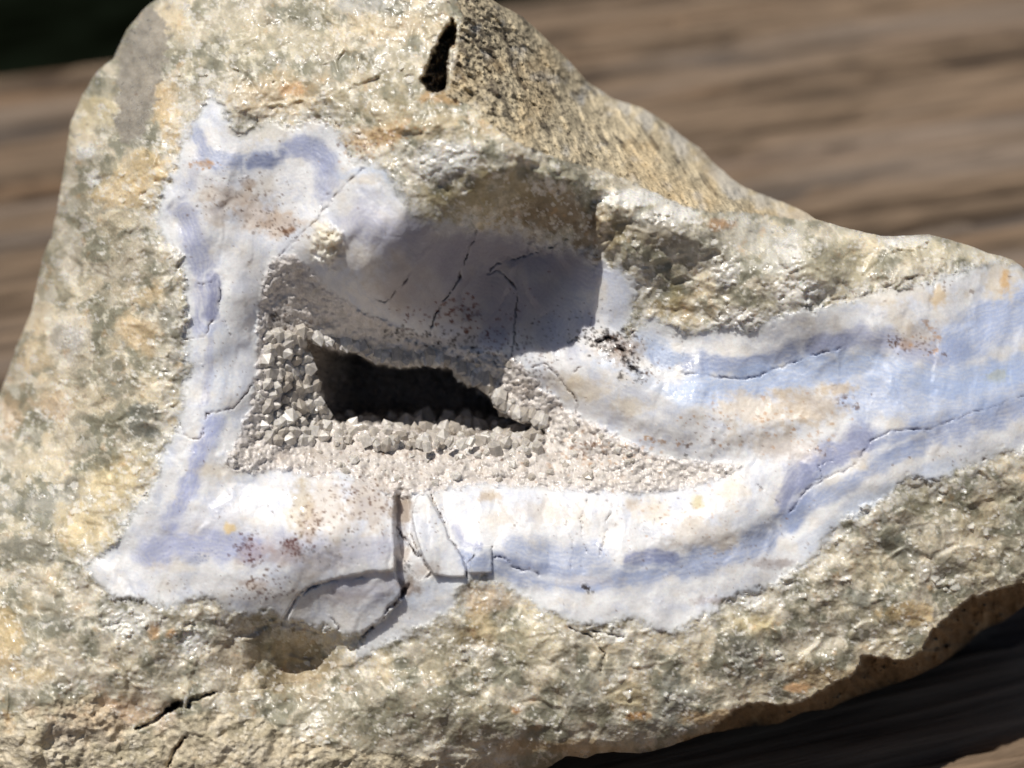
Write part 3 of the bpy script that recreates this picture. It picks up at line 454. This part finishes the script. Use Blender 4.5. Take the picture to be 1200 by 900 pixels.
# ------------------------------------------------------------------ materials
def nodemat(name):
    mt = bpy.data.materials.new(name); mt.use_nodes = True; nt = mt.node_tree
    return mt, nt, nt.nodes['Principled BSDF']
def N(nt, t, **kw):
    nd = nt.nodes.new(t)
    for k, v in kw.items(): setattr(nd, k, v)
    return nd
def mineral(name, sss=0.0, radius=(.002, .0015, .001), bump=.25, scale=3500, var=.12, spec=.5, coat=0.0):
    mt, nt, b = nodemat(name)
    at = N(nt, 'ShaderNodeAttribute', attribute_name='mineral_colour'); ar = N(nt, 'ShaderNodeAttribute', attribute_name='gloss')
    tc = N(nt, 'ShaderNodeTexCoord')
    no = N(nt, 'ShaderNodeTexNoise'); no.inputs['Scale'].default_value = scale; no.inputs['Detail'].default_value = 4; no.inputs['Roughness'].default_value = .65
    vo = N(nt, 'ShaderNodeTexVoronoi'); vo.inputs['Scale'].default_value = scale*.55
    nt.links.new(tc.outputs['Object'], no.inputs['Vector']); nt.links.new(tc.outputs['Object'], vo.inputs['Vector'])
    mr = N(nt, 'ShaderNodeMapRange'); mr.inputs['From Min'].default_value = .25; mr.inputs['From Max'].default_value = .75; mr.inputs['To Min'].default_value = 1-var; mr.inputs['To Max'].default_value = 1+var
    nt.links.new(no.outputs[0], mr.inputs[0])
    mx = N(nt, 'ShaderNodeVectorMath', operation='SCALE'); nt.links.new(at.outputs['Color'], mx.inputs[0]); nt.links.new(mr.outputs[0], mx.inputs['Scale'])
    nt.links.new(mx.outputs[0], b.inputs['Base Color'])
    nt.links.new(ar.outputs['Fac'], b.inputs['Roughness'])
    ad = N(nt, 'ShaderNodeMath', operation='ADD'); nt.links.new(no.outputs[0], ad.inputs[0]); nt.links.new(vo.outputs['Distance'], ad.inputs[1])
    bp = N(nt, 'ShaderNodeBump'); bp.inputs['Strength'].default_value = bump; bp.inputs['Distance'].default_value = .0003
    nt.links.new(ad.outputs[0], bp.inputs['Height']); nt.links.new(bp.outputs[0], b.inputs['Normal'])
    b.inputs['Subsurface Weight'].default_value = sss; b.inputs['Subsurface Radius'].default_value = radius; b.inputs['Subsurface Scale'].default_value = 1.0
    b.inputs['Specular IOR Level'].default_value = spec; b.inputs['Coat Weight'].default_value = coat; b.inputs['Coat Roughness'].default_value = .12
    return mt
M_q = mineral('translucent_quartz', .4, (.0009, .0007, .0004), .20, 4200, .12, .55, .15)
M_a = mineral('banded_agate', .6, (.0012, .0011, .0011), .12, 5200, .06, .5, .12)
M_d = mineral('drusy_quartz', .2, (.0003, .0003, .0002), .25, 5200, .12, .7, .25)
M_c = mineral('weathered_crust', 0, bump=.5, scale=3800, var=.25, spec=.3)
M_f = mineral('brown_crust', 0, bump=.5, scale=3000, var=.25, spec=.3)
M_i = mineral('cavity_quartz', 0, bump=.3, scale=3500, var=.2, spec=.4)

def mesh_obj(name, V, Fq, mat, parent, col=None, rgh=None, smooth=True, F3=None):
    me = bpy.data.meshes.new(name); nq = len(Fq); nt_ = 0 if F3 is None else len(F3)
    me.vertices.add(len(V)); me.vertices.foreach_set('co', V.astype(np.float32).ravel())
    me.loops.add(nq*4+nt_*3); li = Fq.ravel() if F3 is None else np.r_[Fq.ravel(), F3.ravel()]; me.loops.foreach_set('vertex_index', li.astype(np.int32))
    me.polygons.add(nq+nt_); me.polygons.foreach_set('loop_start', np.r_[np.arange(nq)*4, nq*4+np.arange(nt_)*3].astype(np.int32))
    me.update(calc_edges=True); me.polygons.foreach_set('use_smooth', np.full(nq+nt_, smooth))
    if col is not None:
        a = me.color_attributes.new('mineral_colour', 'FLOAT_COLOR', 'POINT'); a.data.foreach_set('color', np.c_[col, np.ones(len(col))].astype(np.float32).ravel())
        g = me.attributes.new('gloss', 'FLOAT', 'POINT'); g.data.foreach_set('value', rgh.astype(np.float32).ravel())
    me.validate(); me.materials.append(mat)
    o = bpy.data.objects.new(name, me); coll.objects.link(o)
    if parent: o.parent = parent
    return o

rock = bpy.data.objects.new('agate_geode', None); coll.objects.link(rock); rock.empty_display_size = .01
rock['label'] = 'broken agate rock with white and blue bands round a crystal-lined hollow, on the wooden board'
rock['category'] = 'rock'

# cells inside the outline; their outer vertices are drawn onto the outline
sc_c = bil(sd_sil, (X[:-1, :-1]+X[1:, 1:])/2, (Y[:-1, :-1]+Y[1:, 1:])/2)
cell = sc_c < -.2
gyy, gxx = np.gradient(sd_sil, GS)
idx = np.arange(NX*NY).reshape(NY, NX)
use = np.zeros((NY, NX), int)
for a, b in ((0, 0), (0, 1), (1, 0), (1, 1)): use[a:NY-1+a, b:NX-1+b] += cell
bnd = (use > 0) & (use < 4)
g0 = bil(gxx, X, Y); g1_ = bil(gyy, X, Y); gl = np.hypot(g0, g1_)+1e-6
jag = fbm(X, Y, 14, 3, 301)*2.0
sh = np.where(bnd, np.clip(SILF+jag*.6, -3, 3), 0)
XW = X-sh*g0/gl; YW = Y-sh*g1_/gl
VW = to_world(XW, YW, H)
zc = ZONE[:-1, :-1]
q = np.stack([idx[:-1, :-1], idx[1:, :-1], idx[1:, 1:], idx[:-1, 1:]], -1)
parts = {}
for z, (nm, mt) in enumerate((('quartz_rind', M_q), ('agate_band', M_a), ('druse_lining', M_d), ('weathered_crust', M_c), ('brown_crust', M_f), ('cavity_wall', M_i),
                              ('agate_chip', M_a), ('agate_chip', M_a), ('agate_chip', M_a))):
    F = q[cell & (zc == z)]
    if len(F) == 0: continue
    u, inv = np.unique(F.ravel(), return_inverse=True)
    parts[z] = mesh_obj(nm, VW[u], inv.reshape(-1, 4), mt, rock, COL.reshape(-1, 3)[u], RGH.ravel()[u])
# back of the rock, closed from the outline
E = {}
dirs = np.concatenate([np.stack([q[..., k][cell], q[..., (k+1) % 4][cell]], -1) for k in range(4)])
key = dirs[:, 0].astype(np.int64)*(NX*NY)+dirs[:, 1]; rk = dirs[:, 1].astype(np.int64)*(NX*NY)+dirs[:, 0]
be = dirs[~np.isin(key, rk)]
nxt = {}
for a, b in be: nxt.setdefault(int(a), []).append(int(b))
best = []
seen = set()
for st in list(nxt):
    if st in seen: continue
    loop = [st]; seen.add(st); c = nxt[st].pop() if nxt[st] else None
    while c is not None and c != st:
        loop.append(c); seen.add(c); c = nxt[c].pop() if nxt.get(c) else None
    if len(loop) > len(best): best = loop
lp = np.array(best); lx = XW.ravel()[lp]; ly = YW.ravel()[lp]; lh = H.ravel()[lp]
nr = 40; T = 4.2; cx0, cy0 = 520., 520.
VB = []; CB = []; RB = []
k_ = np.ones(41)/41; lhs = np.convolve(np.r_[lh[-20:], lh, lh[:20]], k_, 'valid')
for r in range(nr+1):
    t = r/nr; s = math.cos(t*math.pi/2)**.7 if r < nr else .02
    hh = (lh*(1-t)+lhs*t)*(1-t**2)+(-1.0)*t**2-T*math.sin(t*math.pi/2)**1.2
    xx = cx0+(lx-cx0)*s; yy = cy0+(ly-cy0)*s
    hh = hh+(fbm(xx, yy+r*2.5, 60, 4, 311)*.5)*min(1, t*6)*(t < .97)
    VB.append(to_world(xx, yy, hh)); cc = srgb(160, 140, 112)*(.9+.7*fbm(xx*1.0, yy+r*4, 24, 4, 317))[:, None]
    if r == 0: cc = COL.reshape(-1, 3)[lp]
    CB.append(np.clip(cc, .01, .8)); RB.append(np.full(len(lp), .75))
VB = np.concatenate(VB); nl = len(lp); a = np.arange(nl); b = np.roll(a, -1)
FB = np.concatenate([np.stack([r*nl+b, r*nl+a, (r+1)*nl+a, (r+1)*nl+b], -1) for r in range(nr)])
mesh_obj('rear_crust', VB, FB, M_f, rock, np.concatenate(CB), np.concatenate(RB))

# ------------------------------------------------------------------ single quartz crystals
def crystal_mesh(k):
    r = random.Random(100+k); n = 6; V = []; 
    rad = [r.uniform(.78, 1.15) for _ in range(n)]; tx, ty = r.uniform(-.25, .25), r.uniform(-.25, .25); tp = r.uniform(.7, 1.15); sh_ = r.uniform(.0, .5)
    for lev, z, s in ((0, -1.2, .95), (1, sh_, 1.0)):
        for i in range(n):
            t = i*math.pi/3+r.uniform(-.08, .08); V.append((math.cos(t)*rad[i]*s, math.sin(t)*rad[i]*s, z+(r.uniform(-.15, .15) if lev else 0)))
    V.append((tx, ty, sh_+tp)); F = [(i, (i+1) % n, n+(i+1) % n, n+i) for i in range(n)]+[(n+i, n+(i+1) % n, 2*n) for i in range(n)]+[tuple(range(n))[::-1]]
    me = bpy.data.meshes.new('quartz_crystal'); me.from_pydata(V, [], F); me.update()
    bv = me; return bv
def crystal_mat(name, c1, c2, trans):
    mt, nt, b = nodemat(name)
    oi = N(nt, 'ShaderNodeObjectInfo'); rp = N(nt, 'ShaderNodeValToRGB'); rp.color_ramp.elements[0].color = (*c1, 1); rp.color_ramp.elements[1].color = (*c2, 1)
    tc = N(nt, 'ShaderNodeTexCoord'); no = N(nt, 'ShaderNodeTexNoise'); no.inputs['Scale'].default_value = 2.2; no.inputs['Detail'].default_value = 5
    nt.links.new(tc.outputs['Object'], no.inputs['Vector']); nt.links.new(oi.outputs['Random'], rp.inputs[0])
    mr = N(nt, 'ShaderNodeMapRange'); mr.inputs['From Min'].default_value = .3; mr.inputs['From Max'].default_value = .7; mr.inputs['To Min'].default_value = .72; mr.inputs['To Max'].default_value = 1.12
    nt.links.new(no.outputs[0], mr.inputs[0])
    mx = N(nt, 'ShaderNodeVectorMath', operation='SCALE'); nt.links.new(rp.outputs[0], mx.inputs[0]); nt.links.new(mr.outputs[0], mx.inputs['Scale']); nt.links.new(mx.outputs[0], b.inputs['Base Color'])
    b.inputs['Roughness'].default_value = .34; b.inputs['Transmission Weight'].default_value = trans; b.inputs['IOR'].default_value = 1.54
    b.inputs['Subsurface Weight'].default_value = .3; b.inputs['Subsurface Radius'].default_value = (.0003, .0003, .0002); b.inputs['Subsurface Scale'].default_value = 1
    bp = N(nt, 'ShaderNodeBump'); bp.inputs['Strength'].default_value = .25; bp.inputs['Distance'].default_value = .00008; nt.links.new(no.outputs[0], bp.inputs['Height']); nt.links.new(bp.outputs[0], b.inputs['Normal'])
    return mt
M_x = crystal_mat('clear_quartz_crystal', srgb(204, 194, 182), srgb(250, 245, 238), .26)
xm = [crystal_mesh(k) for k in range(10)]
for me in xm: me.materials.append(M_x)
gH = H
def hat(px, py):
    i = np.searchsorted(ax_x, px); j = np.searchsorted(ax_y, py); return H[min(j, NY-1), min(i, NX-1)]
rd = random.Random(5); placed = []
par = parts[2]
def crystal(px, py, r, dirc, h=None, jit=.35):
    """r in pixels of the photograph, dirc = (right, up, towards viewer)"""
    h = hat(px, py) if h is None else h
    p = to_world(np.array([px]), np.array([py]), np.array([h]))[0]
    d = Vector(dirc)+Vector((rd.uniform(-jit, jit), rd.uniform(-jit, jit), rd.uniform(-jit, jit))); d.normalize()
    wv = Vector(RV)*d.x+Vector(UV)*d.y+Vector(NV)*d.z
    o = bpy.data.objects.new('quartz_crystal', xm[rd.randrange(10)]); coll.objects.link(o)
    qd = wv.to_track_quat('Z', 'Y') @ Matrix.Rotation(rd.uniform(0, 6.28), 3, 'Z').to_quaternion()
    s = r*.0075*CM; o.matrix_world = Matrix.LocRotScale(Vector(p)-wv*s*.4, qd, Vector((s, s, s*rd.uniform(.9, 1.3))))
    o.parent = par; placed.append(o)
def hfloor(py, y0, h0, slope): return h0-(y0-py)*slope
# left wall of the hollow: chunky crystals
pts = []
tries = 0
while tries < 4000:
    tries += 1
    px, py = rd.uniform(312, 384), rd.uniform(392, 516)
    if px > 352+max(0, (py-400))*.36: continue
    if px < 305+(py < 420)*10: continue
    if all(math.hypot(px-a, py-b) > (11.5 if tries < 2600 else 8.0) for a, b in pts): pts.append((px, py))
for px, py in pts:
    dep = np.clip((px-325)*.010, 0, .7); crystal(px, py, rd.uniform(7.5, 12.5), (.45, .15, .9), h=hat(px, py)+.03)
# bottom ledge: crystals pointing up, rows going back into the hollow
for row, (yy, hh, n_, rr, up_) in enumerate(((519, -.52, 30, (4.5, 9.0), 1), (512, -.65, 26, (5, 11), 1), (507, -.85, 22, (7, 12), 1), (499, -1.3, 18, (7, 13), 1), (491, -1.8, 14, (8, 13), 1))):
    for i in range(n_):
        px = 388+(640-388)*(i+rd.uniform(.1, .9))/n_
        if px > 632: continue
        py = yy+rd.uniform(-4, 5)-(4 if 400 < px < 560 else 0)+(6 if px > 590 else 0); crystal(px, py, rd.uniform(*rr)*rd.choice((.7, .9, 1.15)), (0, 1, .45), h=max(hh+rd.uniform(-.1, .1), hat(px, py)-.03), jit=.7)
# upper rim of the hollow: crystals pointing down over the dark opening
rim_p = np.array([(352, 392), (372, 401), (395, 408), (420, 410), (438, 422), (470, 428), (500, 425), (530, 430), (545, 446), (568, 454), (581, 472), (600, 488), (625, 495), (642, 505)], float)
seg = np.hypot(*np.diff(rim_p, axis=0).T); cum = np.r_[0, np.cumsum(seg)]
for i in range(46):
    t = (i+rd.uniform(.1, .9))/46*cum[-1]; px = np.interp(t, cum, rim_p[:, 0]); py = np.interp(t, cum, rim_p[:, 1])
    crystal(px, py-3, rd.uniform(6.0, 10.5), (-.15 if px > 540 else .1, -.85, .45), h=hat(px, py-7)+.02)
for i in range(10):
    t = rd.uniform(.55, .95)*cum[-1]; px = np.interp(t, cum, rim_p[:, 0]); py = np.interp(t, cum, rim_p[:, 1]); crystal(px, py+2, rd.uniform(7, 10), (-.3, -.8, .2), h=-1.15)
# larger single crystals scattered over the druse
k = 0
while k < 78:
    px, py = rd.uniform(300, 760), rd.uniform(420, 570)
    ii = np.searchsorted(ax_x, px); jj = np.searchsorted(ax_y, py)
    if ZONE[jj, ii] != 2 or (py < 500 and px > 380 and px < 560): continue
    crystal(px, py, rd.uniform(3.2, 6.5), (0, .3, .9), jit=.6); k += 1

# ------------------------------------------------------------------ weathered wooden board under the rock
PSI = math.radians(12); FARV = 27.4
def board():
    ug = np.r_[np.arange(-60, -24, 1.0), np.arange(-24, 30, .16), np.arange(30, 61, 1.0)]
    vg = np.r_[np.arange(-24, -6, .08), np.arange(-6, FARV+.01, .055)]
    Uu, Vv = np.meshgrid(ug, vg)
    wv = Vv+fbm(Uu*.12, Vv, 2.2, 3, 401)*.35
    r1 = fbm(Uu*.09, wv, .95, 5, 405, .62)*1.15; r2 = fbm(Uu*.05, wv, .22, 3, 409, .6); r3 = fbm(Uu*.10, wv, 1.9, 3, 413)
    groove = sstep(.03, .22, r1*1.2+.25*r3)
    Z = -groove*.22+r2*.05+r3*.08
    edge = sstep(.35, 0, FARV-Vv)+sstep(.35, 0, Vv+24); Z -= edge**2*.3
    r4 = sstep(.1, .4, fbm(Uu*.09, wv, .38, 3, 431))*.6; groove = np.maximum(groove, r4)
    mxz = Z[(np.abs(Uu) < 6) & (np.abs(Vv) < 5)].max(); Z -= mxz
    col = srgb(126, 107, 88)*(.97+.8*r2)[..., None]
    k = groove[..., None]; col = col*(1-.85*k)+srgb(46, 36, 29)*.85*k
    o_ = sstep(.08, .4, fbm(Uu*.08, Vv, 1.2, 4, 417))[..., None]; col = col*(1-.45*o_)+srgb(138, 108, 80)*.45*o_
    g_ = sstep(.05, .35, fbm(Uu*.06, Vv, 1.6, 4, 421))[..., None]; col = col*(1-.35*g_)+srgb(140, 130, 122)*.35*g_
    c, s = math.cos(PSI), math.sin(PSI)
    V = np.stack([Uu*c-Vv*s, Uu*s+Vv*c, Z], -1).reshape(-1, 3); n1, n0 = Uu.shape
    ix = np.arange(n0*n1).reshape(n1, n0); F = np.stack([ix[:-1, :-1], ix[:-1, 1:], ix[1:, 1:], ix[1:, :-1]], -1).reshape(-1, 4)
    per = np.r_[ix[0, :], ix[1:, -1], ix[-1, -2::-1], ix[-2:0:-1, 0]]; m_ = len(V); low = V[per].copy(); low[:, 2] = -3.2
    V = np.r_[V, low]; a = np.arange(len(per)); b = np.roll(a, -1); SF = np.stack([per[a], m_+a, m_+b, per[b]], -1)
    colr = np.r_[col.reshape(-1, 3), np.tile(srgb(110, 92, 74), (len(per), 1))]
    return V*CM, np.r_[F, SF], colr
V, F, C_ = board()
mt, nt, b = nodemat('weathered_wood')
at = N(nt, 'ShaderNodeAttribute', attribute_name='mineral_colour'); tc = N(nt, 'ShaderNodeTexCoord'); mp = N(nt, 'ShaderNodeMapping'); mp.inputs['Rotation'].default_value = (0, 0, -PSI); mp.inputs['Scale'].default_value = (60, 1100, 1100)
mp.vector_type = 'POINT'
no = N(nt, 'ShaderNodeTexNoise'); no.inputs['Scale'].default_value = 1.0; no.inputs['Detail'].default_value = 6; no.inputs['Roughness'].default_value = .65
rt = N(nt, 'ShaderNodeVectorRotate', rotation_type='Z_AXIS'); rt.inputs['Angle'].default_value = -PSI
nt.links.new(tc.outputs['Object'], rt.inputs['Vector']); mp.inputs['Rotation'].default_value = (0, 0, 0); nt.links.new(rt.outputs[0], mp.inputs[0]); nt.links.new(mp.outputs[0], no.inputs['Vector'])
mr = N(nt, 'ShaderNodeMapRange'); mr.inputs['From Min'].default_value = .3; mr.inputs['From Max'].default_value = .7; mr.inputs['To Min'].default_value = .6; mr.inputs['To Max'].default_value = 1.3
nt.links.new(no.outputs[0], mr.inputs[0]); mx = N(nt, 'ShaderNodeVectorMath', operation='SCALE'); nt.links.new(at.outputs['Color'], mx.inputs[0]); nt.links.new(mr.outputs[0], mx.inputs['Scale']); nt.links.new(mx.outputs[0], b.inputs['Base Color'])
bp = N(nt, 'ShaderNodeBump'); bp.inputs['Strength'].default_value = .8; bp.inputs['Distance'].default_value = .0006; nt.links.new(no.outputs[0], bp.inputs['Height']); nt.links.new(bp.outputs[0], b.inputs['Normal'])
b.inputs['Roughness'].default_value = .8; b.inputs['Specular IOR Level'].default_value = .25
wood = mesh_obj('wooden_board', V, F, mt, None, C_, np.full(len(C_), .8))
wood['label'] = 'weathered grey-brown wooden board with furrowed grain carrying the agate rock'; wood['category'] = 'board'

# ------------------------------------------------------------------ ground far below the board's edge, its shade put into the near-black colour
gm, gt, gb = nodemat('shade_darkened_soil')
tc = N(gt, 'ShaderNodeTexCoord'); no = N(gt, 'ShaderNodeTexNoise'); no.inputs['Scale'].default_value = 6; no.inputs['Detail'].default_value = 6
rp = N(gt, 'ShaderNodeValToRGB'); rp.color_ramp.elements[0].color = (.0015, .002, .001, 1); rp.color_ramp.elements[0].position = .4; rp.color_ramp.elements[1].color = (.007, .010, .006, 1); rp.color_ramp.elements[1].position = .75
gt.links.new(tc.outputs['Object'], no.inputs['Vector']); gt.links.new(no.outputs[0], rp.inputs[0]); gt.links.new(rp.outputs[0], gb.inputs['Base Color']); gb.inputs['Roughness'].default_value = 1; gb.inputs['Specular IOR Level'].default_value = 0
n_ = 120; t = np.linspace(-1, 1, n_); t = np.sign(t)*np.abs(t)**2.2*40; GXX, GYY = np.meshgrid(t, t)
V = np.stack([GXX, GYY, -.75+fbm(GXX, GYY, .6, 4, 501)*.10], -1).reshape(-1, 3); ix = np.arange(n_*n_).reshape(n_, n_)
g = mesh_obj('ground', V, np.stack([ix[:-1, :-1], ix[:-1, 1:], ix[1:, 1:], ix[1:, :-1]], -1).reshape(-1, 4), gm, None)
g['kind'] = 'structure'
